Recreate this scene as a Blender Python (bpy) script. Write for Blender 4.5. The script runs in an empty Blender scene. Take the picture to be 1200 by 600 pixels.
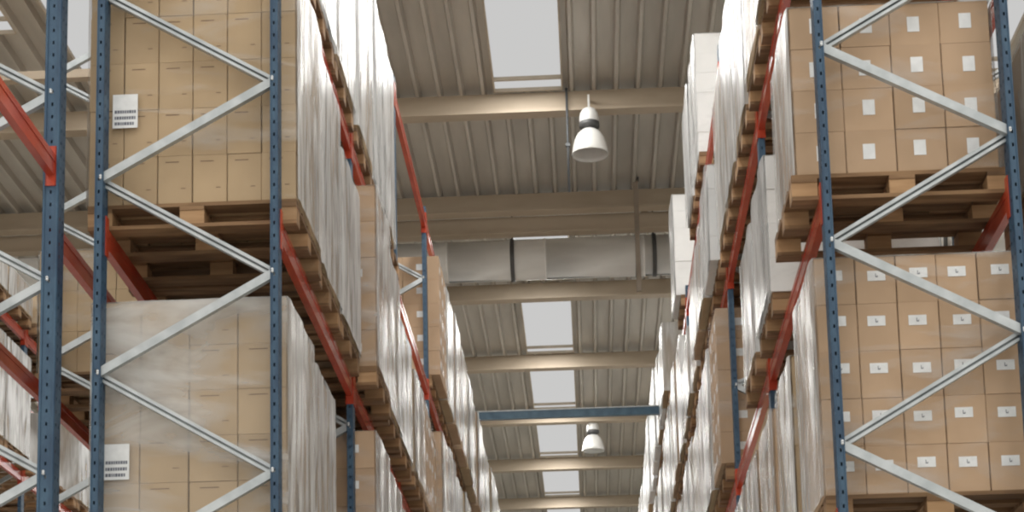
import bpy, math, random
from mathutils import Matrix, Vector
random.seed(7)
SC = bpy.context.scene
COL = SC.collection

# ------------------------------------------------------------------ materials
def new_mat(name):
    m = bpy.data.materials.new(name); m.use_nodes = True
    nt = m.node_tree; nt.nodes.clear()
    return m, nt, nt.nodes, nt.links

def N(nodes, t, **kw):
    n = nodes.new(t)
    for k, v in kw.items():
        if k.startswith('i_'):
            n.inputs[k[2:].replace('_', ' ')].default_value = v
        else:
            setattr(n, k, v)
    return n

def ramp(nodes, stops):
    r = nodes.new('ShaderNodeValToRGB')
    e = r.color_ramp.elements
    while len(e) < len(stops): e.new(0.5)
    for i, (p, c) in enumerate(stops):
        e[i].position = p; e[i].color = (*c, 1) if len(c) == 3 else c
    return r

def object_coord(nodes, links, scale=(1, 1, 1), rnd=True):
    """Object coordinates, shifted by the object's own random number so that copies differ."""
    tc = nodes.new('ShaderNodeTexCoord')
    mp = nodes.new('ShaderNodeMapping'); mp.inputs['Scale'].default_value = scale
    if rnd:
        oi = nodes.new('ShaderNodeObjectInfo')
        mul = N(nodes, 'ShaderNodeMath', operation='MULTIPLY'); mul.inputs[1].default_value = 37.0
        links.new(oi.outputs['Random'], mul.inputs[0])
        add = N(nodes, 'ShaderNodeVectorMath', operation='ADD')
        links.new(tc.outputs['Object'], add.inputs[0]); links.new(mul.outputs[0], add.inputs[1])
        links.new(add.outputs[0], mp.inputs['Vector'])
    else:
        links.new(tc.outputs['Object'], mp.inputs['Vector'])
    return mp.outputs['Vector']

def principled(nodes, links, color=None, rough=0.5, metal=0.0, **kw):
    p = nodes.new('ShaderNodeBsdfPrincipled')
    if color is not None: p.inputs['Base Color'].default_value = (*color, 1)
    p.inputs['Roughness'].default_value = rough; p.inputs['Metallic'].default_value = metal
    for k, v in kw.items(): p.inputs[k].default_value = v
    o = nodes.new('ShaderNodeOutputMaterial'); links.new(p.outputs[0], o.inputs[0])
    return p

def noisy(name, c1, c2, scale=(8, 8, 8), rough=0.6, metal=0.0, detail=3.0, lo=0.35, hi=0.65, bump=0.0, rnd=True, spec=0.5):
    m, nt, nodes, links = new_mat(name)
    v = object_coord(nodes, links, scale, rnd)
    nz = N(nodes, 'ShaderNodeTexNoise'); nz.inputs['Scale'].default_value = 1.0; nz.inputs['Detail'].default_value = detail
    links.new(v, nz.inputs['Vector'])
    r = ramp(nodes, [(lo, c1), (hi, c2)]); links.new(nz.outputs[0], r.inputs[0])
    p = principled(nodes, links, None, rough, metal); links.new(r.outputs[0], p.inputs['Base Color'])
    p.inputs['Specular IOR Level'].default_value = spec
    if bump:
        b = N(nodes, 'ShaderNodeBump'); b.inputs['Strength'].default_value = bump; b.inputs['Distance'].default_value = 0.02
        links.new(nz.outputs[0], b.inputs['Height']); links.new(b.outputs[0], p.inputs['Normal'])
    return m

M = {}
M['blue'] = noisy('blue_paint', (.020, .055, .105), (.040, .092, .150), (14, 14, 5), .48, .0, 5)
M['blue_light'] = noisy('blue_tie_paint', (.04, .10, .16), (.07, .15, .22), (6, 6, 6), .4)
M['red'] = noisy('red_orange_paint', (.36, .040, .018), (.48, .062, .028), (6, 3, 6), .24, .0, 4, spec=.6)
M['galv'] = noisy('galvanised_brace', (.38, .41, .42), (.50, .53, .54), (9, 9, 9), .42, .45)
M['bolt'] = noisy('zinc_bolt', (.5, .52, .53), (.6, .62, .63), (9, 9, 9), .4, .4)
M['concrete'] = noisy('concrete_floor', (.38, .37, .345), (.47, .46, .42), (.6, .6, .6), .55, 0, 6, rnd=False)
M['wall'] = noisy('painted_wall', (.48, .46, .42), (.55, .53, .49), (.5, .5, .5), .8, rnd=False)
M['deck'] = noisy('roof_deck_steel', (.40, .37, .325), (.52, .485, .43), (3.0, .5, 3.0), .40, .2, 4, rnd=False)
M['beam'] = noisy('roof_beam_paint', (.36, .29, .21), (.44, .36, .27), (.8, 3, 3), .6, 0, 4, rnd=False)
M['duct'] = noisy('duct_galvanised', (.74, .73, .70), (.84, .83, .80), (1.2, 5, 5), .40, .15, 4)
M['strap'] = noisy('dark_strap', (.06, .06, .06), (.10, .10, .10), (5, 5, 5), .5, .3)
M['rod'] = noisy('brown_rod_paint', (.20, .16, .12), (.27, .22, .17), (5, 5, 5), .6)
M['rod_dark'] = noisy('dark_conduit', (.045, .05, .055), (.075, .08, .085), (5, 5, 5), .5)
M['gear'] = noisy('lamp_gear_housing', (.55, .55, .53), (.66, .66, .64), (5, 5, 5), .4)
M['frame'] = noisy('skylight_frame_paint', (.42, .36, .28), (.50, .43, .34), (3, 3, 3), .6)
M['paper'] = noisy('label_paper', (.66, .67, .67), (.74, .75, .75), (20, 20, 20), .6)
M['print'] = noisy('label_print', (.10, .11, .14), (.16, .17, .20), (30, 30, 30), .7)
M['ink'] = noisy('carton_print', (.17, .11, .065), (.22, .14, .085), (30, 30, 30), .8)
M['tape'] = noisy('carton_tape', (.36, .24, .14), (.42, .29, .17), (12, 12, 12), .3)

def cardboard(name, c1, c2):
    m, nt, nodes, links = new_mat(name)
    v = object_coord(nodes, links, (3, 3, 3))
    nz = N(nodes, 'ShaderNodeTexNoise'); nz.inputs['Scale'].default_value = 1; nz.inputs['Detail'].default_value = 4
    links.new(v, nz.inputs['Vector'])
    r = ramp(nodes, [(.3, c1), (.7, c2)]); links.new(nz.outputs[0], r.inputs[0])
    oi = nodes.new('ShaderNodeObjectInfo')
    hsv = nodes.new('ShaderNodeHueSaturation'); mr = N(nodes, 'ShaderNodeMapRange')
    mr.inputs['To Min'].default_value = .95; mr.inputs['To Max'].default_value = 1.05
    links.new(oi.outputs['Random'], mr.inputs['Value']); links.new(mr.outputs[0], hsv.inputs['Value'])
    links.new(r.outputs[0], hsv.inputs['Color'])
    p = principled(nodes, links, None, .72); links.new(hsv.outputs[0], p.inputs['Base Color'])
    p.inputs['Specular IOR Level'].default_value = .3
    return m
M['card_tan'] = cardboard('cardboard_tan', (.37, .265, .155), (.44, .32, .19))
M['card_brown'] = cardboard('cardboard_brown', (.40, .27, .165), (.48, .33, .21))
M['card_white'] = cardboard('cardboard_white', (.66, .66, .65), (.74, .74, .73))

def wood(name, c1, c2, c3):
    m, nt, nodes, links = new_mat(name)
    v = object_coord(nodes, links, (2.0, 14, 14))
    nz = N(nodes, 'ShaderNodeTexNoise'); nz.inputs['Scale'].default_value = 1.6; nz.inputs['Detail'].default_value = 5
    links.new(v, nz.inputs['Vector'])
    r = ramp(nodes, [(.25, c1), (.5, c2), (.75, c3)]); links.new(nz.outputs[0], r.inputs[0])
    oi = nodes.new('ShaderNodeObjectInfo')
    hsv = nodes.new('ShaderNodeHueSaturation'); mr = N(nodes, 'ShaderNodeMapRange')
    mr.inputs['To Min'].default_value = .7; mr.inputs['To Max'].default_value = 1.15
    links.new(oi.outputs['Random'], mr.inputs['Value']); links.new(mr.outputs[0], hsv.inputs['Value'])
    links.new(r.outputs[0], hsv.inputs['Color'])
    p = principled(nodes, links, None, .75); links.new(hsv.outputs[0], p.inputs['Base Color'])
    return m
M['wood'] = wood('pallet_board_wood_shaded', (.115, .058, .025), (.21, .118, .054), (.30, .18, .088))  # boards darker: shade of the undersides and openings put into the colour
M['wood_lit'] = wood('pallet_block_wood_lit', (.27, .15, .07), (.38, .225, .11), (.46, .29, .15))  # blocks paler: light on their aisle faces put into the colour

def film(name, base, streak, s1, s2, lo, hi, tint=(.68, .685, .675), dist=1.6):
    """Stretch film: clear where it is one tight layer, milky where layers gather; pale noise streaks paint the sheen of folds."""
    m, nt, nodes, links = new_mat(name)
    n1 = N(nodes, 'ShaderNodeTexNoise'); n1.inputs['Scale'].default_value = 1; n1.inputs['Detail'].default_value = 4
    n1.inputs['Distortion'].default_value = dist
    links.new(object_coord(nodes, links, s1), n1.inputs['Vector'])
    n2 = N(nodes, 'ShaderNodeTexNoise'); n2.inputs['Scale'].default_value = 1; n2.inputs['Detail'].default_value = 3
    n2.inputs['Distortion'].default_value = dist * .6
    links.new(object_coord(nodes, links, s2), n2.inputs['Vector'])
    mixv = nodes.new('ShaderNodeMix'); mixv.inputs[0].default_value = .45
    links.new(n1.outputs[0], mixv.inputs[2]); links.new(n2.outputs[0], mixv.inputs[3])
    mr = N(nodes, 'ShaderNodeMapRange'); mr.inputs['From Min'].default_value = lo; mr.inputs['From Max'].default_value = hi
    mr.inputs['To Min'].default_value = base; mr.inputs['To Max'].default_value = streak
    links.new(mixv.outputs[0], mr.inputs['Value'])
    tr = nodes.new('ShaderNodeBsdfTransparent')
    p = nodes.new('ShaderNodeBsdfPrincipled'); p.inputs['Base Color'].default_value = (*tint, 1)
    p.inputs['Roughness'].default_value = .26; p.inputs['Specular IOR Level'].default_value = .6
    b = N(nodes, 'ShaderNodeBump'); b.inputs['Strength'].default_value = .8; b.inputs['Distance'].default_value = .04
    links.new(mixv.outputs[0], b.inputs['Height']); links.new(b.outputs[0], p.inputs['Normal'])
    mx = nodes.new('ShaderNodeMixShader')
    links.new(mr.outputs[0], mx.inputs[0]); links.new(tr.outputs[0], mx.inputs[1]); links.new(p.outputs[0], mx.inputs[2])
    o = nodes.new('ShaderNodeOutputMaterial'); links.new(mx.outputs[0], o.inputs[0])
    return m
M['film_clear'] = film('film_tight', .02, .45, (1.2, 1.2, 5.0), (.8, .8, 1.6), .48, .70)
M['film_thin'] = film('film_single_layer', .02, .38, (1.2, 1.2, 4.5), (.8, .8, 1.2), .52, .74)
M['film_hazy'] = film('film_loose', .10, .62, (1.0, 1.0, 3.0), (.7, .7, 1.3), .45, .64)
M['film_side'] = film('film_gathered_sheen', .36, .96, (6, 6, .9), (1.8, 1.8, .8), .42, .60)  # overlapping layers, whitened further to paint glancing light on the load sides
M['film_milky'] = film('film_milky', .30, .97, (6, 6, 1.0), (1.8, 1.8, .8), .38, .56, (.64, .65, .65))
def pane_mat():
    m, nt, nodes, links = new_mat('skylight_pane_daylight')
    e = nodes.new('ShaderNodeEmission'); e.inputs['Color'].default_value = (1.0, .995, .985, 1); e.inputs['Strength'].default_value = PANE
    o = nodes.new('ShaderNodeOutputMaterial'); links.new(e.outputs[0], o.inputs[0])
    return m
PANE = 0.475
M['pane'] = pane_mat()
def acrylic():
    m, nt, nodes, links = new_mat('lamp_prismatic_acrylic')
    v = object_coord(nodes, links, (1, 1, 1), False)
    p = principled(nodes, links, (.80, .79, .76), .22)
    p.inputs['Transmission Weight'].default_value = .25
    p.inputs['Subsurface Weight'].default_value = 0
    p.inputs['Coat Weight'].default_value = .4
    return m
M['acrylic'] = acrylic()

# ------------------------------------------------------------------ mesh building
class MB:
    def __init__(s): s.v = []; s.f = []; s.mi = []; s.mats = []; s.smooth = []
    def m(s, mat):
        if mat not in s.mats: s.mats.append(mat)
        return s.mats.index(mat)
    def face(s, pts, mat, smooth=False):
        b = len(s.v); s.v.extend([tuple(p) for p in pts]); s.f.append(tuple(range(b, b + len(pts)))); s.mi.append(s.m(mat)); s.smooth.append(smooth)
    def box(s, lo, hi, mat, mtx=None):
        x0, y0, z0 = lo; x1, y1, z1 = hi
        c = [(x0, y0, z0), (x1, y0, z0), (x1, y1, z0), (x0, y1, z0), (x0, y0, z1), (x1, y0, z1), (x1, y1, z1), (x0, y1, z1)]
        if mtx is not None: c = [tuple(mtx @ Vector(p)) for p in c]
        b = len(s.v); s.v.extend(c)
        for f in ((0, 3, 2, 1), (4, 5, 6, 7), (0, 1, 5, 4), (1, 2, 6, 5), (2, 3, 7, 6), (3, 0, 4, 7)):
            s.f.append(tuple(b + i for i in f)); s.mi.append(s.m(mat)); s.smooth.append(False)
    def lathe(s, prof, mat, n=32, mtx=None, closed=False):
        b = len(s.v)
        for r, z in prof:
            for k in range(n):
                a = 2 * math.pi * k / n; p = Vector((r * math.cos(a), r * math.sin(a), z))
                s.v.append(tuple(mtx @ p) if mtx is not None else tuple(p))
        L = len(prof)
        for i in range(L - 1 + (1 if closed else 0)):
            i2 = (i + 1) % L
            for k in range(n):
                k2 = (k + 1) % n
                s.f.append((b + i * n + k, b + i * n + k2, b + i2 * n + k2, b + i2 * n + k)); s.mi.append(s.m(mat)); s.smooth.append(True)
    def mesh(s, name):
        me = bpy.data.meshes.new(name); me.from_pydata(s.v, [], s.f)
        for mt in s.mats: me.materials.append(M[mt])
        me.polygons.foreach_set('material_index', s.mi); me.polygons.foreach_set('use_smooth', s.smooth)
        me.update(); return me

def link(name, data, parent=None, loc=(0, 0, 0), rot=None):
    o = bpy.data.objects.new(name, data); COL.objects.link(o)
    if parent is not None: o.parent = parent
    o.location = loc
    if rot is not None: o.rotation_euler = rot
    return o
def tag(o, label=None, cat=None, group=None, kind=None):
    if label: o['label'] = label
    if cat: o['category'] = cat
    if group: o['group'] = group
    if kind: o['kind'] = kind
    return o
def thing(name, loc, label, cat, group=None):
    return tag(link(name, None, None, loc), label, cat, group)
CACHE = {}
def cached(key, fn):
    if key not in CACHE: CACHE[key] = fn()
    return CACHE[key]

# ------------------------------------------------------------------ layout constants
BAY = 3.226
L_LEV = [3.58, 5.48, 7.37, 9.27]
R_LEV = [3.58, 5.38, 7.26, 9.18]
BEAM_H = .125
PAL_H = .144
POST_W, POST_D = .046, .115
FRAME_TOP = 9.52
LY, RY = 10.0, 9.672
XA, XB, XC, XD = -2.697, -1.701, 1.336, 2.336
ORD = ['first', 'second', 'third', 'fourth', 'fifth', 'sixth', 'seventh', 'eighth', 'ninth', 'tenth', 'eleventh', 'twelfth']
LEVNAME = ['bottom', 'lower', 'middle', 'upper']

# ------------------------------------------------------------------ setting
DECK_Z = 12.47
BEAMS = [23.27 - 3.87 * k for k in range(6, 0, -1)] + [23.27, 26.68, 30.62, 34.62, 38.52, 42.6, 46.6] + [46.6 + 3.95 * k for k in range(1, 7)]
ROOF_X0, ROOF_X1, ROOF_Y0, ROOF_Y1 = -20.0, 14.0, -6.0, 72.0
SKY_MAIN = (-1.06, -.15)
SKY_LEFT = (-6.25, -5.10)
def spans(skip):
    out = []
    for k in range(len(BEAMS) - 1):
        if k in skip: continue
        out.append((BEAMS[k] + .16, BEAMS[k + 1] - .115))
    return out
i0 = 6                                        # index in BEAMS of the first beam in view
MAIN_SPANS = spans({i0})              # the span behind the first beam in view has no skylight
MAIN_SPANS = [(28.0, 30.1) if 26 < a < 28 else (a, b) for a, b in MAIN_SPANS]
LEFT_SPANS = spans({i0, i0 + 1, i0 + 2})
WINDOWS = [(SKY_MAIN, s) for s in MAIN_SPANS] + [(SKY_LEFT, s) for s in LEFT_SPANS]
WINDOWS.append(((-7.75, -6.72), (BEAMS[i0 - 1] + .2, 21.0)))
WINDOWS += [((xa, xa + .92), sp) for xa in (-11.2, 4.6, 9.6) for sp in spans({i0})[:11]]  # unseen skylight rows over other aisles, added to brighten the roof deck

def build_deck():
    mb = MB(); pitch = .29; th = .09
    cuts_y = sorted({ROOF_Y0, ROOF_Y1} | {w[1][0] for w in WINDOWS} | {w[1][1] for w in WINDOWS})
    def holed(xa, xb, ya, yb):
        xm, ym = (xa + xb) / 2, (ya + yb) / 2
        return any(w[0][0] < xm < w[0][1] and w[1][0] < ym < w[1][1] for w in WINDOWS)
    xs = []; x = ROOF_X0
    prof = []
    while x < ROOF_X1:
        prof += [(x, th), (x + .200, th), (x + .222, 0), (x + .264, 0)]; x += pitch
    prof.append((x, th))
    ex = sorted({w[0][0] for w in WINDOWS} | {w[0][1] for w in WINDOWS})
    full = []
    for (a, za), (b, zb) in zip(prof, prof[1:]):
        full.append((a, za))
        for e in ex:
            if a < e < b: full.append((e, za + (zb - za) * (e - a) / (b - a)))
    full.append(prof[-1])
    for ya, yb in zip(cuts_y, cuts_y[1:]):
        for (a, za), (b, zb) in zip(full, full[1:]):
            if b - a < 1e-6 or holed(a, b, ya, yb): continue
            mb.face([(a, ya, DECK_Z + za), (a, yb, DECK_Z + za), (b, yb, DECK_Z + zb), (b, ya, DECK_Z + zb)], 'deck')
    return mb.mesh('ceiling')
tag(link('ceiling', build_deck()), 'corrugated steel roof deck with narrow ribs along the aisle', kind='structure')

def slab(name, lo, hi, mat, label):
    mb = MB(); mb.box(lo, hi, mat); return tag(link(name, mb.mesh(name)), label, kind='structure')
slab('floor', (ROOF_X0, ROOF_Y0, -.2), (ROOF_X1, ROOF_Y1, 0), 'concrete', 'plain concrete warehouse floor')
slab('wall_left', (ROOF_X0 - .2, ROOF_Y0, 0), (ROOF_X0, ROOF_Y1, DECK_Z + .3), 'wall', 'plain left warehouse wall')
slab('wall_right', (ROOF_X1, ROOF_Y0, 0), (ROOF_X1 + .2, ROOF_Y1, DECK_Z + .3), 'wall', 'plain right warehouse wall')
slab('wall_back', (ROOF_X0, ROOF_Y1, 0), (ROOF_X1, ROOF_Y1 + .2, DECK_Z + .3), 'wall', 'plain wall at the far end')

def roof_beam_mesh():
    mb = MB(); x0, x1 = ROOF_X0, ROOF_X1
    mb.box((x0, -.07, 12.23), (x1, .07, 12.475), 'beam')
    mb.box((x0, -.105, 12.195), (x1, .105, 12.23), 'beam')
    return mb.mesh('roof_beam')
rb = roof_beam_mesh()
for k, y in enumerate(BEAMS):
    if y < ROOF_Y0 or y > ROOF_Y1: continue
    tag(link('roof_beam', rb, None, (0, y, 0)), 'beige roof beam crossing under the corrugated deck', kind='structure')

mb = MB(); mb.box((ROOF_X0, -.07, 12.01), (ROOF_X1, .07, 12.24), 'beam'); mb.box((ROOF_X0, -.10, 11.98), (ROOF_X1, .10, 12.01), 'beam')
for x in range(-19, 14, 4): mb.box((x - .05, -.05, 12.24), (x + .05, .05, 12.48), 'beam')
tag(link('roof_beam', mb.mesh('roof_beam'), None, (0, 27.0, 0)), 'second lower beige roof beam just above the duct', kind='structure')
for k, ((xa, xb), (ya, yb)) in enumerate(WINDOWS):
    w = tag(link('window_%d' % (k + 1), None, None, ((xa + xb) / 2, (ya + yb) / 2, DECK_Z)), 'white roof skylight pane', kind='structure')
    hx, hy = (xb - xa) / 2, (yb - ya) / 2
    mb = MB(); f = .022
    for lo, hi in (((-hx, -hy, .0), (-hx + f, hy, .12)), ((hx - f, -hy, .0), (hx, hy, .12)), ((-hx + f, -hy, .0), (hx - f, -hy + f, .12)), ((-hx + f, hy - f, .0), (hx - f, hy, .12))):
        mb.box(lo, hi, 'frame')
    mb.box((-hx + f, hy - .36, .0), (hx - f, hy - .33, .05), 'frame')
    link('window_frame', mb.mesh('window_frame'), w)
    mb = MB(); mb.box((-hx + f, -hy + f, .05), (hx - f, hy - f, .06), 'pane'); link('pane', mb.mesh('pane'), w)

# ------------------------------------------------------------------ racking
def panel(mb, org, du, dv, wu, hv, holes, mat, pitch=.075, hole=(.010, .020)):
    """flat steel panel with punched slots: columns of holes at the given offsets"""
    org, du, dv = Vector(org), Vector(du), Vector(dv)
    us = [0]
    for h in holes: us += [h - hole[0] / 2, h + hole[0] / 2]
    us.append(wu)
    def q(u0, u1, v0, v1):
        mb.face([org + du * u0 + dv * v0, org + du * u1 + dv * v0, org + du * u1 + dv * v1, org + du * u0 + dv * v1], mat)
    v = 0
    while v < hv - 1e-6:
        v1 = min(v + pitch - hole[1], hv); q(0, wu, v, v1)
        v2 = min(v + pitch, hv)
        if v2 > v1:
            for i in range(0, len(us) - 1, 2): q(us[i], us[i + 1], v1, v2)
        v = v2

def post_mesh(w=POST_W, d=POST_D, top=FRAME_TOP):
    mb = MB(); z0 = .01
    h = top - z0
    panel(mb, (-w / 2, -d / 2, z0), (1, 0, 0), (0, 0, 1), w, h, [w * .5], 'blue')
    panel(mb, (w / 2, -d / 2, z0), (0, 1, 0), (0, 0, 1), d, h, [d * .26, d * .74], 'blue')
    panel(mb, (-w / 2, d / 2, z0), (0, -1, 0), (0, 0, 1), d, h, [d * .26, d * .74], 'blue')
    panel(mb, (w / 2, d / 2, z0), (-1, 0, 0), (0, 0, 1), w, h, [], 'blue')
    mb.face([(-w / 2, -d / 2, top), (w / 2, -d / 2, top), (w / 2, d / 2, top), (-w / 2, d / 2, top)], 'blue')
    # rolled stiffening beads on the front face
    for x in (-w * .46, w * .34):
        mb.box((x, -d / 2 - .006, z0), (x + w * .12, -d / 2, top), 'blue')
    return mb.mesh('post')

def brace_mesh(dx, dz, open_front):
    """C channel running from (0,0,0) to (dx,0,dz)"""
    mb = MB(); L = math.hypot(dx, dz); a = math.atan2(dz, dx)
    mt = Matrix.Rotation(-a, 4, 'Y')
    h, d, t = .048, .040, .004
    if open_front:
        mb.box((0, d / 2 - t, -h / 2), (L, d / 2, h / 2), 'galv', mt)
        mb.box((0, -d / 2, h / 2 - .019), (L, -d / 2 + t, h / 2), 'galv', mt); mb.box((0, -d / 2, -h / 2), (L, -d / 2 + t, -h / 2 + .016), 'galv', mt)
    else:
        mb.box((0, -d / 2, -h / 2), (L, -d / 2 + t, h / 2), 'galv', mt)
    mb.box((0, -d / 2, h / 2 - t), (L, d / 2, h / 2), 'galv', mt)
    mb.box((0, -d / 2, -h / 2), (L, d / 2, -h / 2 + t), 'galv', mt)
    yo = .02 if open_front else -.02
    for c in (.012, L - .012):
        m2 = mt @ Matrix.Translation((c, 0, 0)) @ Matrix.Rotation(math.radians(90), 4, 'X')
        mb.lathe([(0, .066 + yo), (.008, .066 + yo), (.008, -.02), (0, -.02)], 'bolt', 8, m2)
    return mb.mesh('brace')

def make_frame(x_left, x_right, y, z_left0, z_right0, pitch, label, group, light='left', wl=POST_W, wr=POST_W, zmin=0.4):
    """upright frame: two punched posts and zigzag bracing. z_left0/z_right0: height of one joint on each post."""
    f = thing('upright_frame', ((x_left + x_right) / 2, y, 0), label, 'rack frame', group)
    W = x_right - x_left
    for sx, w in ((-1, wl), (1, wr)):
        link('post', cached(('post', w), lambda: post_mesh(w)), f, (sx * W / 2, 0, 0))
        mb = MB(); mb.box((-.07, -.06, 0), (.07, .06, .012), 'blue')
        link('foot_plate', cached('foot', lambda: mb.mesh('foot_plate')), f, (sx * W / 2, 0, 0))
    zl = z_left0; zr = z_right0
    js = []
    for k in range(-6, 6): js += [(-1, zl + k * pitch), (1, zr + k * pitch)]
    js.sort(key=lambda t: t[1])
    for (s0, z0), (s1, z1) in zip(js, js[1:]):
        if z0 < zmin or z1 > FRAME_TOP - .05: continue
        # rising towards +x or -x
        (xa, za), (xb, zb) = ((-W / 2, z0), (W / 2, z1)) if s0 < 0 else ((-W / 2, z1), (W / 2, z0))
        rising = zb > za
        op = (not rising) if light == 'left' else rising
        me = cached(('brace', round(W, 3), round(zb - za, 3), op), lambda: brace_mesh(W, zb - za, op))
        link('brace', me, f, (-W / 2, 0.02 if op else -.02, za))
    return f

def beam_mesh(L):
    mb = MB(); h, d = BEAM_H, .044
    mb.box((-d / 2, 0, 0), (d / 2, L, h), 'red')
    mb.box((-d / 2 - .004, 0, h * .62), (-d / 2, L, h * .70), 'red'); mb.box((d / 2, 0, h * .62), (d / 2 + .004, L, h * .70), 'red')
    return mb.mesh('beam_bar')
def conn_mesh():
    mb = MB(); mb.box((-.028, -.008, -.06), (.028, .0, BEAM_H + .05), 'red')
    mb.box((.024, -.06, -.06), (.030, .0, BEAM_H + .05), 'red'); mb.box((-.030, -.06, -.06), (-.024, .0, BEAM_H + .05), 'red')
    return mb.mesh('end_connector')
def make_beam(x, y0, y1, z, label, group):
    b = thing('load_beam', (x, y0, z), label, 'rack beam', group)
    g = POST_D / 2 + .008
    L = y1 - y0 - 2 * g
    link('beam_bar', cached(('beam', round(L, 3)), lambda: beam_mesh(L)), b, (0, g, 0))
    link('end_connector', cached('conn', conn_mesh), b, (0, g, 0))
    link('end_connector', cached('conn', conn_mesh), b, (0, g + L, 0), (0, 0, math.pi))
    return b

# ------------------------------------------------------------------ pallets
PL, PW = 1.2, .98
def board(l, w, t):
    def mk():
        mb = MB(); mb.box((-l / 2, -w / 2, 0), (l / 2, w / 2, t), 'wood_lit' if t > .05 else 'wood'); return mb.mesh('board')
    return cached(('board', l, w, t), mk)

PALLET_PARTS = []
for y, w in ((-.425, .13), (-.215, .10), (0, .13), (.215, .10), (.425, .13)): PALLET_PARTS.append(('deck_board', (PL, w, .022), (0, y, .122)))
for x in (-.53, 0, .53): PALLET_PARTS.append(('stringer_board', (.14, PW, .022), (x, 0, .100)))
for x in (-.53, 0, .53):
    for y in (-.425, 0, .425): PALLET_PARTS.append(('block', (.14, .12, .078), (x, y, .022)))
for y, w in ((-.425, .12), (0, .12), (.425, .12)): PALLET_PARTS.append(('bottom_board', (PL, w, .022), (0, y, 0)))
def pallet_whole():
    mb = MB()
    for n, (l, w, t), (x, y, z) in PALLET_PARTS: mb.box((x - l / 2, y - w / 2, z), (x + l / 2, y + w / 2, z + t), 'wood_lit' if t > .05 else 'wood')
    return mb.mesh('wooden_pallet')
def make_pallet(x, y, z, label, detailed):
    if not detailed:
        return tag(link('wooden_pallet', cached('pallet', pallet_whole), None, (x, y, z)), label, 'pallet', 'wooden pallets on the rack beams')
    p = thing('wooden_pallet', (x, y, z), label, 'pallet', 'wooden pallets on the rack beams')
    for n, s, l in PALLET_PARTS: link(n, board(*s), p, l)
    return p

# ------------------------------------------------------------------ loads
def carton_mesh(w, d, h, mat, ink):
    def mk():
        mb = MB(); c = .004
        x, y = w / 2, d / 2
        # rounded vertical edges: an octagonal prism
        ring = [(-x + c, -y), (x - c, -y), (x, -y + c), (x, y - c), (x - c, y), (-x + c, y), (-x, y - c), (-x, -y + c)]
        for (a, b), (e, f) in zip(ring, ring[1:] + ring[:1]): mb.face([(a, b, 0), (e, f, 0), (e, f, h), (a, b, h)], mat)
        mb.face([(a, b, h) for a, b in ring], mat); mb.face([(a, b, 0) for a, b in reversed(ring)], mat)
        if ink:
            for yy in (-1, 1):
                mb.box((-w * .28, yy * y - .0006, h * .86), (w * .12, yy * y + .0006, h * .885), 'ink')
                mb.box((w * .18, yy * y - .0006, h * .30), (w * .32, yy * y + .0006, h * .32), 'ink')
            for xx in (-1, 1):
                mb.box((xx * x - .0006, -d * .28, h * .86), (xx * x + .0006, d * .12, h * .885), 'ink')
        return mb.mesh('carton')
    return cached(('carton', round(w, 4), round(d, 4), round(h, 4), mat, ink), mk)

def label_mesh(w, h, rows):
    def mk():
        mb = MB(); mb.box((-w / 2, -.002, -h / 2), (w / 2, 0, h / 2), 'paper')
        if rows >= 3:
            for k, (z, fill) in enumerate(((-.02, .84), (-.20, .78), (-.37, .72))):
                x = -w * .42; rng = random.Random(k)
                while x < -w * .42 + w * fill:
                    lw = w * rng.uniform(.05, .10)
                    mb.box((x, -.0028, h * z - h * .045), (x + lw, -.002, h * z + h * .045), 'print'); x += lw + w * .02
        elif rows == 1:
            mb.box((-w * .06, -.0028, -h * .16), (-w * .02, -.002, h * .22), 'print')
            mb.box((-w * .02, -.0028, -h * .16), (w * .08, -.002, -h * .06), 'print')
            mb.box((w * .05, -.0028, -h * .16), (w * .08, -.002, h * .04), 'print')
        return mb.mesh('shipping_label')
    return cached(('label', w, h, rows), mk)

def wrap_mesh(w, d, h, seed, front, side, amp=.017):
    def mk():
        rng = random.Random(seed); mb = MB(); g = .010
        ph = [(rng.uniform(3, 17), rng.uniform(-.9, .9), rng.uniform(0, 6.3), rng.uniform(.2, 1)) for _ in range(9)]
        def fold(u, z):
            s = sum(a * math.sin(f * u + k * f * z * .25 + p) for f, k, p, a in ph) / 3.2
            return g + amp * (.5 + .5 * math.tanh(s))
        hw, hd = w / 2, d / 2
        nu = 22; nz = 14
        per = [(-hw, -hd, 1, 0, w, 0, -1, front), (hw, -hd, 0, 1, d, 1, 0, side), (hw, hd, -1, 0, w, 0, 1, front), (-hw, hd, 0, -1, d, -1, 0, side)]
        off = 0; idx = {}
        for (x0, y0, ux, uy, ln, nx, ny, mat) in per:
            b = len(mb.v)
            for j in range(nz + 1):
                z = h * j / nz
                for i in range(nu + 1):
                    t = ln * i / nu
                    o = fold(off + t, z)
                    e = min(i, nu - i) / nu
                    if i in (0, nu): o = g
                    ex = 0
                    x = x0 + ux * t + nx * o; y = y0 + uy * t + ny * o
                    if i == 0: x -= ux * g; y -= uy * g
                    if i == nu: x += ux * g; y += uy * g
                    mb.v.append((x, y, z))
            for j in range(nz):
                for i in range(nu):
                    a = b + j * (nu + 1) + i
                    mb.f.append((a, a + 1, a + nu + 2, a + nu + 1)); mb.mi.append(mb.m(mat)); mb.smooth.append(True)
            off += ln
        # film folded a little way over the top
        q = .08
        o = [(-hw - g, -hd - g), (hw + g, -hd - g), (hw + g, hd + g), (-hw - g, hd + g)]
        n = [(-hw + q, -hd + q), (hw - q, -hd + q), (hw - q, hd - q), (-hw + q, hd - q)]
        for k in range(4):
            k2 = (k + 1) % 4
            mb.face([(*o[k], h), (*o[k2], h), (*n[k2], h + .006), (*n[k], h + .006)], side, True)
        return mb.mesh('stretch_wrap')
    return cached(('wrap', round(w, 3), round(d, 3), round(h, 3), seed, front, side), mk)

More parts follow.
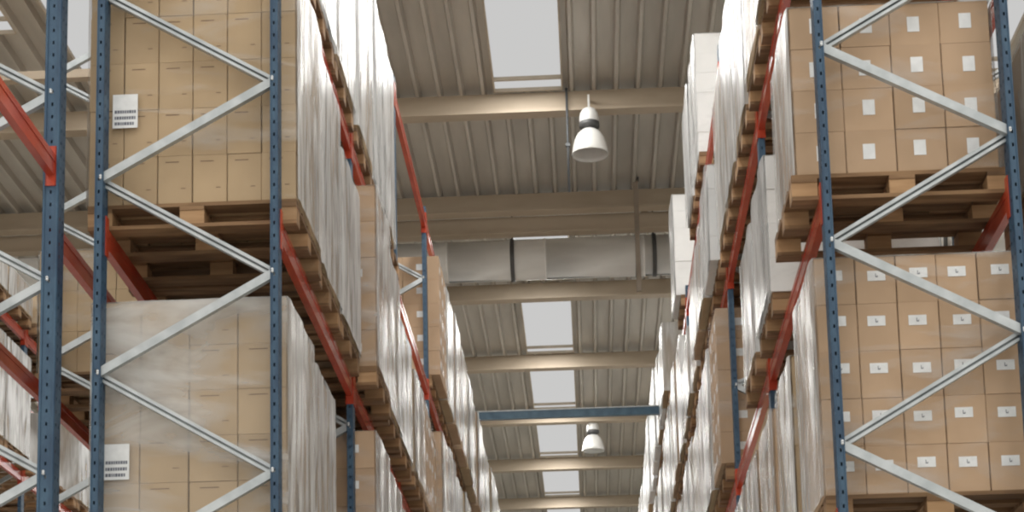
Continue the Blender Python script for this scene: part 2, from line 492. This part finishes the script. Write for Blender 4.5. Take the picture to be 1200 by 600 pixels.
def make_load(x, y, z, w, d, h, nx, ny, nz, mat, label, cat='wrapped load', group=None, wrap=None, ink=False, lab=None, big=None, seed=0, detailed=True, name='pallet_load', jit=.003):
    """x, y: centre; z: underside. wrap = (front film, side film) or None; lab = (w, h, rows, dz, faces) paper label on every carton."""
    t = thing(name, (x, y, z), label, cat, group)
    g = .004
    cw, cd, ch = w / nx - g, d / ny - g, h / nz - .002
    rng = random.Random(seed * 77 + int(y * 100))
    if detailed:
        me = carton_mesh(cw, cd, ch, mat, ink)
        for k in range(nz):
            for i in range(nx):
                for j in range(ny):
                    if 0 < i < nx - 1 and 0 < j < ny - 1 and k < nz - 1: continue     # inside the load
                    c = link('carton', me, t, (-w / 2 + (i + .5) * w / nx + rng.uniform(-jit, jit) * .5, -d / 2 + (j + .5) * d / ny + rng.uniform(-jit, jit), k * h / nz))
                    if lab:
                        lw, lh, rows, dz, faces = lab
                        if j == 0 and 'y' in faces:
                            link('shipping_label', label_mesh(lw, lh, rows), c, (rng.uniform(-.012, .012), -cd / 2 - .001, ch * dz + rng.uniform(-.008, .008)))
                        if i == nx - 1 and 'x' in faces:
                            link('shipping_label', label_mesh(lw, lh, rows), c, (cw / 2 + .001, 0, ch * dz), (0, 0, math.pi / 2))
                        if i == 0 and 'X' in faces:
                            link('shipping_label', label_mesh(lw, lh, rows), c, (-cw / 2 - .001, 0, ch * dz), (0, 0, -math.pi / 2))
    else:
        def mk():
            mb = MB(); r2 = random.Random(seed)
            for k in range(nz):
                for i in range(nx):
                    for j in range(ny):
                        if 0 < i < nx - 1 and 0 < j < ny - 1 and k < nz - 1: continue
                        ox, oy = r2.uniform(-.003, .003), r2.uniform(-.003, .003)
                        cx, cy = -w / 2 + (i + .5) * w / nx + ox, -d / 2 + (j + .5) * d / ny + oy
                        mb.box((cx - cw / 2, cy - cd / 2, k * h / nz), (cx + cw / 2, cy + cd / 2, k * h / nz + ch), mat)
                        if lab:
                            lw, lh = lab[0], lab[1]; zc = k * h / nz + ch * lab[3]
                            if i == nx - 1: mb.box((cx + cw / 2, cy - lw / 2, zc - lh / 2), (cx + cw / 2 + .002, cy + lw / 2, zc + lh / 2), 'paper')
                            if i == 0: mb.box((cx - cw / 2 - .002, cy - lw / 2, zc - lh / 2), (cx - cw / 2, cy + lw / 2, zc + lh / 2), 'paper')
                            if j == 0: mb.box((cx - lw / 2, cy - cd / 2 - .002, zc - lh / 2), (cx + lw / 2, cy - cd / 2, zc + lh / 2), 'paper')
            return mb.mesh('carton_tier')
        link('carton_tier', cached(('tier', round(w, 3), round(d, 3), round(h, 3), nx, ny, nz, mat, seed % 4, lab), mk), t)
    if wrap:
        link('stretch_wrap', wrap_mesh(w, d, h, seed % 5, *wrap), t)
    if big:
        bx, bz, bw, bh = big
        o = link('paper_label', label_mesh(bw, bh, 3), t, (bx - x, -d / 2 - .026, bz - z))
        o['label'] = 'white printed pallet sheet'
    return t

def place(side, lev, bay, slot_word, y0, style, xf, top, w=1.2, d=.96, detailed=None, pallet=True, label=None, pf=None, py=None, **kw):
    """one pallet and the load on it; xf = x of the aisle-side face."""
    LEV = L_LEV if side in ('left',) else R_LEV
    zb = LEV[lev] + BEAM_H + .001
    xc = xf - w / 2 if side == 'left' else xf + w / 2
    yc = y0 + d / 2
    if detailed is None: detailed = y0 < 14.5
    where = '%s beams of the %s rack, %s bay, %s' % (LEVNAME[lev], side, ORD[bay], slot_word)
    if pallet:
        if pf is None: pf = {('left', 2): -1.65, ('right', 2): 1.25, ('right', 3): 1.26, ('right', 1): 1.24}.get((side, lev), xf)
        make_pallet(pf - PL / 2 if side == 'left' else pf + PL / 2, py or yc, zb, 'brown wooden pallet on the ' + where, y0 < 17.5)
    zl = zb + PAL_H + .001
    h = top - zl
    seed = int(y0 * 31 + lev * 7 + (3 if side == 'left' else 0)) % 97
    S = STYLES[style]
    nz = max(2, round(h / S['ch']))
    lab = label or (S['text'] + ' on the ' + where)
    args = dict(S['kw']); args.update(kw)
    nx = args.pop('nx', S['nx'])
    return make_load(xc, yc, zl, w, d, h, nx, S['ny'], nz, S['mat'], lab, S['cat'], '%s rack loads' % side, seed=seed, detailed=detailed, **args)

STYLES = {
    'tan':   dict(mat='card_tan', nx=4, ny=3, ch=.28, text='wrapped tan carton load', cat='wrapped load', kw=dict(wrap=('film_clear', 'film_side'), ink=True)),
    'brown': dict(mat='card_brown', nx=4, ny=3, ch=.26, text='wrapped brown carton load', cat='wrapped load', kw=dict(wrap=('film_clear', 'film_side'), lab=(.08, .06, 0, .55, 'yxX'))),
    'milky': dict(mat='card_tan', nx=3, ny=3, ch=.3, text='milky white wrapped load', cat='wrapped load', kw=dict(wrap=('film_side', 'film_milky'))),
    'white': dict(mat='card_white', nx=3, ny=3, ch=.22, text='white carton load', cat='carton load', kw=dict(wrap=('film_thin', 'film_milky'))),
    'bare':  dict(mat='card_brown', nx=3, ny=3, ch=.29, text='bare brown carton load', cat='carton load', kw=dict(lab=(.10, .07, 0, .55, 'yxX'), wrap=('film_thin', 'film_clear'))),
}

# --- frames of the four rows
for k in range(0, 9):
    make_frame(XA, XB, LY + k * BAY, 4.716, 5.270, 1.143, 'blue upright frame with zigzag braces, %s from camera in left aisle rack' % ORD[k], 'left rack frames', 'left')
for k in range(0, 11):
    make_frame(XC, XD, RY + k * BAY, 5.205, 5.785 - 1.115, 1.115, 'blue upright frame with zigzag braces, %s from camera in right aisle rack' % ORD[k], 'right rack frames', 'right')
EX0, EX1 = -3.96, -2.965
for k in range(0, 3):
    make_frame(EX0, EX1, LY - .02 + k * BAY, 4.716, 5.264, 1.115, 'blue upright frame behind the left aisle rack, %s from camera' % ORD[k], 'frames behind the left rack', 'left', wr=.092)
FX1 = -7.15
for k in range(2, 7):
    make_frame(FX1 - 1.0, FX1, LY + k * BAY, 4.716, 5.264, 1.13, 'blue upright frame in the rack across the next aisle, %s in view' % ORD[k - 2], 'frames across the next aisle', 'left')

# --- beams
def beams(side, LEV, xfront, xrear, y0, bays_by_level):
    for lev, (ba, bb, rear_to) in bays_by_level.items():
        for k in range(ba, bb + 1):
            ya, yb = y0 + k * BAY, y0 + (k + 1) * BAY
            make_beam(xfront, ya, yb, LEV[lev], 'orange red aisle side beam, %s level of %s rack, %s bay' % (LEVNAME[lev], side, ORD[k]), '%s rack beams' % side)
            if k <= rear_to:
                make_beam(xrear, ya, yb, LEV[lev], 'red rear beam under pallets, %s level of %s rack, %s bay' % (LEVNAME[lev], side, ORD[k]), '%s rack beams' % side)
beams('left', L_LEV, XB, XA, LY, {0: (0, 1, 1), 1: (0, 4, 4), 2: (0, 7, 7), 3: (0, 7, -1)})
beams('right', R_LEV, XC, XD, RY, {0: (0, 1, 1), 1: (0, 4, 4), 2: (0, 7, 7), 3: (0, 9, 9)})
# rack behind the left aisle rack
make_beam(EX1, LY - .02 - BAY, LY - .02, 5.87, 'red beam running towards camera at far left, nearest bay', 'beams behind the left rack')
for k in (0, 1):
    ya = LY - .02 + k * BAY
    make_beam(EX1, ya, ya + BAY, 5.48, 'red beam close behind the left rack, %s bay, near side' % ORD[k], 'beams behind the left rack')
    make_beam(EX0, ya, ya + BAY, 5.50, 'dark red beam behind the left rack, %s bay, far side' % ORD[k], 'beams behind the left rack')
for k in range(2, 6):
    ya = LY + k * BAY
    for lev in (2, 3):
        make_beam(FX1, ya, ya + BAY, L_LEV[lev] - (.05 if lev == 3 else 0), 'red %s beam across the next aisle, %s bay in view' % (LEVNAME[lev], ORD[k - 2]), 'beams across the next aisle')
        make_beam(FX1 - 1.0, ya, ya + BAY, L_LEV[lev] - (.05 if lev == 3 else 0), 'red rear %s beam across the next aisle, %s bay in view' % (LEVNAME[lev], ORD[k - 2]), 'beams across the next aisle')

# --- loads, left rack
SLOT = ['nearest slot', 'centre slot', 'farthest slot']
def slots(y0, k): return [y0 + k * BAY + .10 + i * 1.030 for i in range(3)]
LSL = lambda k: slots(LY, k)
RSL = lambda k: slots(RY, k)
place('left', 1, 0, SLOT[0], 10.10, 'tan', -1.60, 7.19, w=1.2, d=.97, nx=6, wrap=('film_thin', 'film_side'), big=(-2.585, 6.31, .145, .205),
      label='tall tan carton load at the end of the left rack, on the pallet above')
place('left', 0, 0, SLOT[0], 10.10, 'tan', -1.66, 5.17, w=1.10, d=.97, wrap=('film_hazy', 'film_side'), big=(-2.61, 4.235, .145, .205),
      label='film wrapped carton load at the end of the left rack, under the pallet')
place('left', 0, 0, SLOT[1], 11.12, 'milky', -1.66, 5.10, w=1.1, d=.9)
place('left', 1, 0, SLOT[1], 11.12, 'milky', -1.62, 7.15)
place('left', 1, 0, SLOT[2], 12.14, 'milky', -1.62, 6.95)
for i, (st, xf) in enumerate((('brown', -1.52), ('milky', -1.55), ('milky', -1.56))):
    place('left', 1, 1, SLOT[i], LSL(1)[i], st, xf, (7.16, 7.05, 6.82)[i])
for i, (st, xf) in enumerate((('brown', -1.54), ('milky', -1.56), ('tan', -1.58))):
    place('left', 0, 1, SLOT[i], LSL(1)[i], st, xf, 5.26 - .03 * i)
for i in range(3):
    place('left', 2, 0, SLOT[i], LSL(0)[i], ('milky', 'white', 'milky')[i], -1.648, 9.23)
    place('left', 2, 1, SLOT[i], LSL(1)[i], ('milky', 'white', 'milky')[i], -1.645, (9.23, 9.24, 9.22)[i], d=(.96, .96, .55)[i], py=(None, None, LSL(1)[2] + .485)[i])
RL = random.Random(3)
for k in range(2, 5):
    for i in range(3):
        place('left', 1, k, SLOT[i], LSL(k)[i], RL.choice(['milky', 'tan', 'brown', 'milky', 'bare']), RL.uniform(-1.60, -1.52), RL.uniform(6.7, 6.8) if k == 2 else RL.uniform(6.95, 7.2))
for k in range(3, 8):
    for i in range(3):
        st = 'bare' if (k, i) == (3, 0) else RL.choice(['milky', 'tan', 'milky', 'brown'])
        place('left', 2, k, SLOT[i], LSL(k)[i], st, -1.555 if (k, i) == (3, 0) else RL.uniform(-1.60, -1.53), 9.0 + (0 if (k, i) == (3, 0) else RL.uniform(-.08, .05)))
# --- loads, right rack
place('right', 1, 0, SLOT[0], 9.80, 'brown', 1.20, 6.63, pf=1.17, w=1.10, d=.97, wrap=('film_thin', 'film_side'), lab=(.066, .088, 0, .52, 'y'),
      label='brown carton load with square white labels on the pallet at the right rack end')
place('right', 0, 0, SLOT[0], 9.80, 'brown', 1.27, 5.17, w=1.09, d=.97, nx=5, wrap=('film_clear', 'film_side'), lab=(.096, .056, 1, .62, 'y'),
      label='brown carton load with five columns of labels, under the right end pallet')
place('right', 0, 0, SLOT[1], 10.84, 'tan', 1.24, 4.95, w=1.1, d=.9)
place('right', 0, 0, SLOT[2], 11.81, 'brown', 1.22, 4.90, w=1.1, d=.95)
place('right', 1, 0, SLOT[2], 11.70, 'white', 1.23, 6.58, w=1.1, d=1.0, label='plain white carton load standing behind the labelled brown load at right')
for i in range(3): place('right', 2, 0, SLOT[i], RSL(0)[i], ('brown', 'milky', 'tan')[i], (1.21, 1.23, 1.24)[i], 9.0 + .03 * i)
for i in range(3): place('right', 2, 1, SLOT[i], RSL(1)[i], ('milky', 'milky', 'tan')[i], 1.25, (9.0, 8.95, 8.86)[i])
place('right', 1, 1, SLOT[0], RSL(1)[0], 'milky', 1.25, 6.62)
for i in range(3): place('right', 0, 1, SLOT[i], RSL(1)[i], ('brown', 'tan', 'milky')[i], 1.22, 4.93)
for i in range(3): place('right', 1, 2, SLOT[i], RSL(2)[i], ('bare', 'milky', 'tan')[i], 1.20, 7.08 - .05 * i)
for i in range(3): place('right', 2, 2, SLOT[i], RSL(2)[i], ('white', 'milky', 'brown')[i], 1.18, 8.44 - (.1 if i else 0))
for k in (3, 4):
    for i in range(3): place('right', 1, k, SLOT[i], RSL(k)[i], RL.choice(['milky', 'tan', 'brown']), RL.uniform(1.18, 1.22), RL.uniform(6.9, 7.05))
for k in range(3, 8):
    for i in range(3): place('right', 2, k, SLOT[i], RSL(k)[i], RL.choice(['milky', 'tan', 'milky', 'brown']), RL.uniform(1.18, 1.23), RL.uniform(8.3, 8.4) if k == 3 else RL.uniform(8.7, 8.95))
place('right', 3, 2, SLOT[2], RSL(2)[2], 'white', 1.255, 10.75)
place('right', 3, 3, SLOT[0], RSL(3)[0], 'white', 1.24, 10.75)
place('right', 3, 4, SLOT[0], RSL(4)[0], 'white', 1.20, 10.78)
place('right', 3, 5, SLOT[1], RSL(5)[1], 'milky', 1.20, 10.5)
place('right', 3, 5, SLOT[2], RSL(5)[2], 'white', 1.21, 10.45)
for k in range(6, 10):
    for i in range(3): place('right', 3, k, SLOT[i], RSL(k)[i], RL.choice(['milky', 'white']), RL.uniform(1.16, 1.21), RL.uniform(10.7, 10.9))
# --- loads behind the left rack and across the next aisle
def loose(x, y, z, st, h, label, w=1.2, d=.96, pal_label=None, detailed=False):
    make_pallet(x, y, z, pal_label, detailed)
    S = STYLES[st]
    make_load(x, y, z + PAL_H + .001, w, d, h, S['nx'], S['ny'], max(2, round(h / S['ch'])), S['mat'], label, S['cat'], 'loads in the other racks', seed=int(y * 7) % 50, detailed=detailed, **S['kw'])
for i in range(3):
    y = LSL(1)[i] + .44
    loose(-3.46, y, 5.50 + BEAM_H + .001, 'tan', .95, 'tan carton load behind the left rack, second bay, %s' % SLOT[i], w=1.16, pal_label='wooden pallet behind the left rack, second bay, %s' % SLOT[i])
for k in (2, 3):
    for i in range(3):
        loose(FX1 - .48, LSL(k)[i] + .48, L_LEV[2] + BEAM_H + .001, 'milky', 1.30, 'white wrapped load across the next aisle, middle beams, %s bay, %s' % (ORD[k - 2], SLOT[i]),
              pal_label='wooden pallet across the next aisle, middle beams, %s bay, %s' % (ORD[k - 2], SLOT[i]))
for k in (4, 5):
    for i in range(3):
        if k == 4 and i < 2: 
            make_pallet(FX1 - .48, LSL(k)[i] + .48, L_LEV[2] + BEAM_H + .001, 'empty wooden pallet across the next aisle, middle beams, third bay, %s' % SLOT[i], False); continue
        loose(FX1 - .48, LSL(k)[i] + .48, L_LEV[2] + BEAM_H + .001, 'milky', 1.25, 'white wrapped load across the next aisle, middle beams, %s bay, %s' % (ORD[k - 2], SLOT[i]),
              pal_label='wooden pallet across the next aisle, middle beams, %s bay, %s' % (ORD[k - 2], SLOT[i]))
for k in (3, 4):
    for i in range(3):
        loose(FX1 - .48, LSL(k)[i] + .48, L_LEV[3] - .05 + BEAM_H + .001, 'tan', .38, 'low tan carton load across the next aisle, top beams, %s bay, %s' % (ORD[k - 2], SLOT[i]),
              pal_label='wooden pallet across the next aisle, top beams, %s bay, %s' % (ORD[k - 2], SLOT[i]))
# --- rack behind the right aisle rack: a sliver beyond the right end frame
GX = 2.69
make_frame(GX, GX + 1.0, RY, 5.205, 5.785, 1.115, 'blue upright frame at the right edge behind the right rack', 'frame behind the right rack', 'right')
make_frame(GX, GX + 1.0, RY + BAY, 5.205, 5.785, 1.115, 'second blue upright frame behind the right rack, farther in', 'frame behind the right rack', 'right')
for lev in (1, 2):
    for xx, nm in ((GX, 'near side'), (GX + 1.0, 'far side')):
        make_beam(xx, RY, RY + BAY, R_LEV[lev], 'red %s beam behind the right rack, %s' % (LEVNAME[lev], nm), 'beams behind the right rack')
    make_pallet(GX + .44, RY + .62, R_LEV[lev] + BEAM_H + .001, 'wooden pallet on %s beams behind the right rack at the picture edge' % LEVNAME[lev], True)
S = STYLES['tan']
make_load(GX + .44, RY + .62, R_LEV[1] + BEAM_H + PAL_H + .002, 1.2, .96, .85, 4, 3, 3, 'card_tan', 'film wrapped tan load beyond the right end post', 'wrapped load', 'loads in the other racks', wrap=('film_side', 'film_side'), seed=4)
make_load(GX + .44, RY + .62, R_LEV[2] + BEAM_H + PAL_H + .002, 1.2, .96, 1.0, 4, 3, 4, 'card_brown', 'brown carton load high beyond the right end post', 'wrapped load', 'loads in the other racks', wrap=('film_clear', 'film_side'), seed=5)

# ------------------------------------------------------------------ duct, lamps, rods, tie beam
dx0, dx1 = -14.0, 12.5
DUCT_Y, DUCT_Z, DUCT_R = 27.48, 11.76, .31
t = thing('ventilation_duct', (0, DUCT_Y, DUCT_Z), 'round galvanised ventilation duct crossing high over the aisle', 'duct')
mx = Matrix.Rotation(math.radians(90), 4, 'Y')
mb = MB(); prof = []
x = dx0
prof.append((0, x))
while x < dx1:
    prof += [(DUCT_R, x), (DUCT_R, x + 1.46), (DUCT_R + .008, x + 1.465), (DUCT_R + .008, x + 1.495), (DUCT_R, x + 1.5)]; x += 1.5
prof.append((0, x))
mb.lathe(prof, 'duct', 48, mx); link('duct_tube', mb.mesh('duct_tube'), t)
for sx in (-1.02, .88, 1.14, -5.2, -8.2, 5.5, -11.5):
    mb = MB()
    mb.lathe([(DUCT_R + .010, -.03), (DUCT_R + .018, -.03), (DUCT_R + .018, .03), (DUCT_R + .010, .03)], 'strap', 48, mx, True)
    mb.box((-.012, -.012, DUCT_R), (.012, .012, 12.47 - DUCT_Z + .06), 'strap')
    link('hanger_strap', mb.mesh('hanger_strap'), t, (sx, 0, 0))

def make_lamp(x, y, z, label):
    """z: lower rim of the bell"""
    t = thing('high_bay_lamp', (x, y, z), label, 'lamp', 'high bay lamps')
    mb = MB()
    R = .235
    out = [(R, 0), (R * .99, .05), (R * .93, .13), (R * .84, .21), (R * .68, .28), (R * .50, .325), (R * .36, .345)]
    inn = [(r - .006, zz) for r, zz in reversed(out)]
    mb.lathe(out + inn, 'acrylic', 48, None, True); mb.lathe([(R - .004, .0), (R + .006, .0), (R + .006, .014), (R - .004, .014)], 'acrylic', 48, None, True)
    link('reflector_bell', mb.mesh('reflector_bell'), t)
    mb = MB(); mb.lathe([(0, .34), (.085, .34), (.085, .375), (.13, .38), (.13, .44), (.085, .445), (0, .445)], 'strap', 32); link('collar', mb.mesh('collar'), t)
    mb = MB(); mb.lathe([(.125, .44), (.128, .50), (.115, .57), (.085, .62), (.04, .645), (0, .65)], 'gear', 32); link('gear_housing', mb.mesh('gear_housing'), t)
    mb = MB(); mb.lathe([(0, .30), (.05, .28), (.06, .20), (.045, .12), (0, .09)], 'gear', 24); link('bulb', mb.mesh('bulb'), t)
    mb = MB(); mb.box((-.012, -.012, .64), (.012, .012, 12.33 - z), 'gear'); mb.box((-.012, .012, 12.30 - z), (.012, .30, 12.33 - z), 'gear'); link('hanging_stem', mb.mesh('hanging_stem'), t)
    return t
make_lamp(.18, 23.02, 11.50, 'bell shaped high bay lamp hanging below the first beam, nearer of two')
make_lamp(.18, 38.62, 11.60, 'small bell shaped high bay lamp hanging farther down the aisle')

t = thing('hanging_conduit', (-.105, 23.12, 11.05), 'thin dark vertical conduit beside the bright skylight', 'conduit')
mb = MB(); mb.lathe([(0, 0), (.016, 0), (.016, 1.43), (0, 1.43)], 'rod_dark', 12); link('pipe', mb.mesh('pipe'), t)
mb = MB(); mb.box((-.03, -.03, .62), (.03, .03, .66), 'rod_dark'); link('clip', mb.mesh('clip'), t)
t = thing('hanging_pole', (.86, 26.35, 10.80), 'brown vertical pole hanging in front of the duct', 'pole')
mb = MB(); mb.box((-.035, -.02, 0), (.035, .02, 1.72), 'rod'); link('pole_shaft', mb.mesh('pole_shaft'), t)
mb = MB(); mb.box((-.05, -.03, 1.70), (.05, .03, 1.75), 'strap'); link('bracket', mb.mesh('bracket'), t)

t = thing('aisle_tie_beam', (0, 29.03, 9.68), 'long blue tie beam bridging the aisle between both racks', 'tie beam')
mb = MB(); mb.box((-1.86, -.04, 0), (1.50, .04, .12), 'blue_light'); mb.box((-1.86, -.055, .12), (1.50, .055, .135), 'galv'); link('beam_bar', mb.mesh('tie_bar'), t)
for x in (XB, XC):
    mb = MB(); mb.box((x - .03, -.05, FRAME_TOP - 9.68 - .06), (x + .03, .05, 0), 'blue'); link('end_bracket', mb.mesh('end_bracket'), t)

t = thing('cross_girder', (0, 20.2, 11.46), 'light brown girder crossing at the top left corner', 'girder')
mb = MB(); mb.box((-14, -.06, 0), (-3.4, .06, .10), 'beam'); link('girder_bar', mb.mesh('girder_bar'), t)
for x in (-13.5, -8.4, -3.6):
    mb = MB(); mb.box((x - .02, -.02, .10), (x + .02, .02, 12.48 - 11.46), 'beam'); link('hanger', mb.mesh('hanger'), t)

# ------------------------------------------------------------------ daylight
def daylight(x, ya, yb, w, power):
    l = bpy.data.lights.new('skylight_daylight', 'AREA'); l.shape = 'RECTANGLE'; l.size = w; l.size_y = yb - ya
    l.energy = power * (yb - ya); l.spread = math.radians(180); l.color = (1.0, .985, .95)
    o = bpy.data.objects.new('skylight_daylight', l); COL.objects.link(o); o.location = (x, (ya + yb) / 2, DECK_Z - .004)
SKY_P = 38
for (xa, xb), (ya, yb) in WINDOWS:
    daylight((xa + xb) / 2, ya + .2, yb - .44, xb - xa - .1, SKY_P * (1 if xa > -10 and not -7 < xa < -3 else 1.4 if xa < -10 or xa > 3 else .5))

w = bpy.data.worlds.new('sky'); SC.world = w; w.use_nodes = True
bg = w.node_tree.nodes['Background']; bg.inputs['Color'].default_value = (1.0, .97, .92, 1); bg.inputs['Strength'].default_value = 1.06

# ------------------------------------------------------------------ camera
R = [[0.9987085881076546, 0.04570460422180387, -0.02218659940016255], [-0.029439327673569014, 0.1646975690221005, -0.985904679339914], [-0.04140630418358125, 0.9852846288819991, 0.16583038944270145]]
cam = bpy.data.cameras.new('camera'); co = bpy.data.objects.new('camera', cam); COL.objects.link(co)
right, down, fwd = Vector(R[0]), Vector(R[1]), Vector(R[2])
mw = Matrix(((right.x, -down.x, -fwd.x, 0), (right.y, -down.y, -fwd.y, 0), (right.z, -down.z, -fwd.z, 1.6), (0, 0, 0, 1)))
co.matrix_world = mw
cam.sensor_width = 36; cam.lens = 2201.9 / 1200 * 36; cam.shift_y = (722.69 - 300) / 1200; cam.clip_end = 300
SC.camera = co
SC.view_settings.view_transform = 'Standard'; SC.view_settings.look = 'None'; SC.view_settings.gamma = 1; SC.view_settings.exposure = 0.3
SC.view_settings.use_curve_mapping = False
SC.cycles.use_denoising = True
SC.cycles.filter_width = 2.2
SC.cycles.transparent_max_bounces = 16
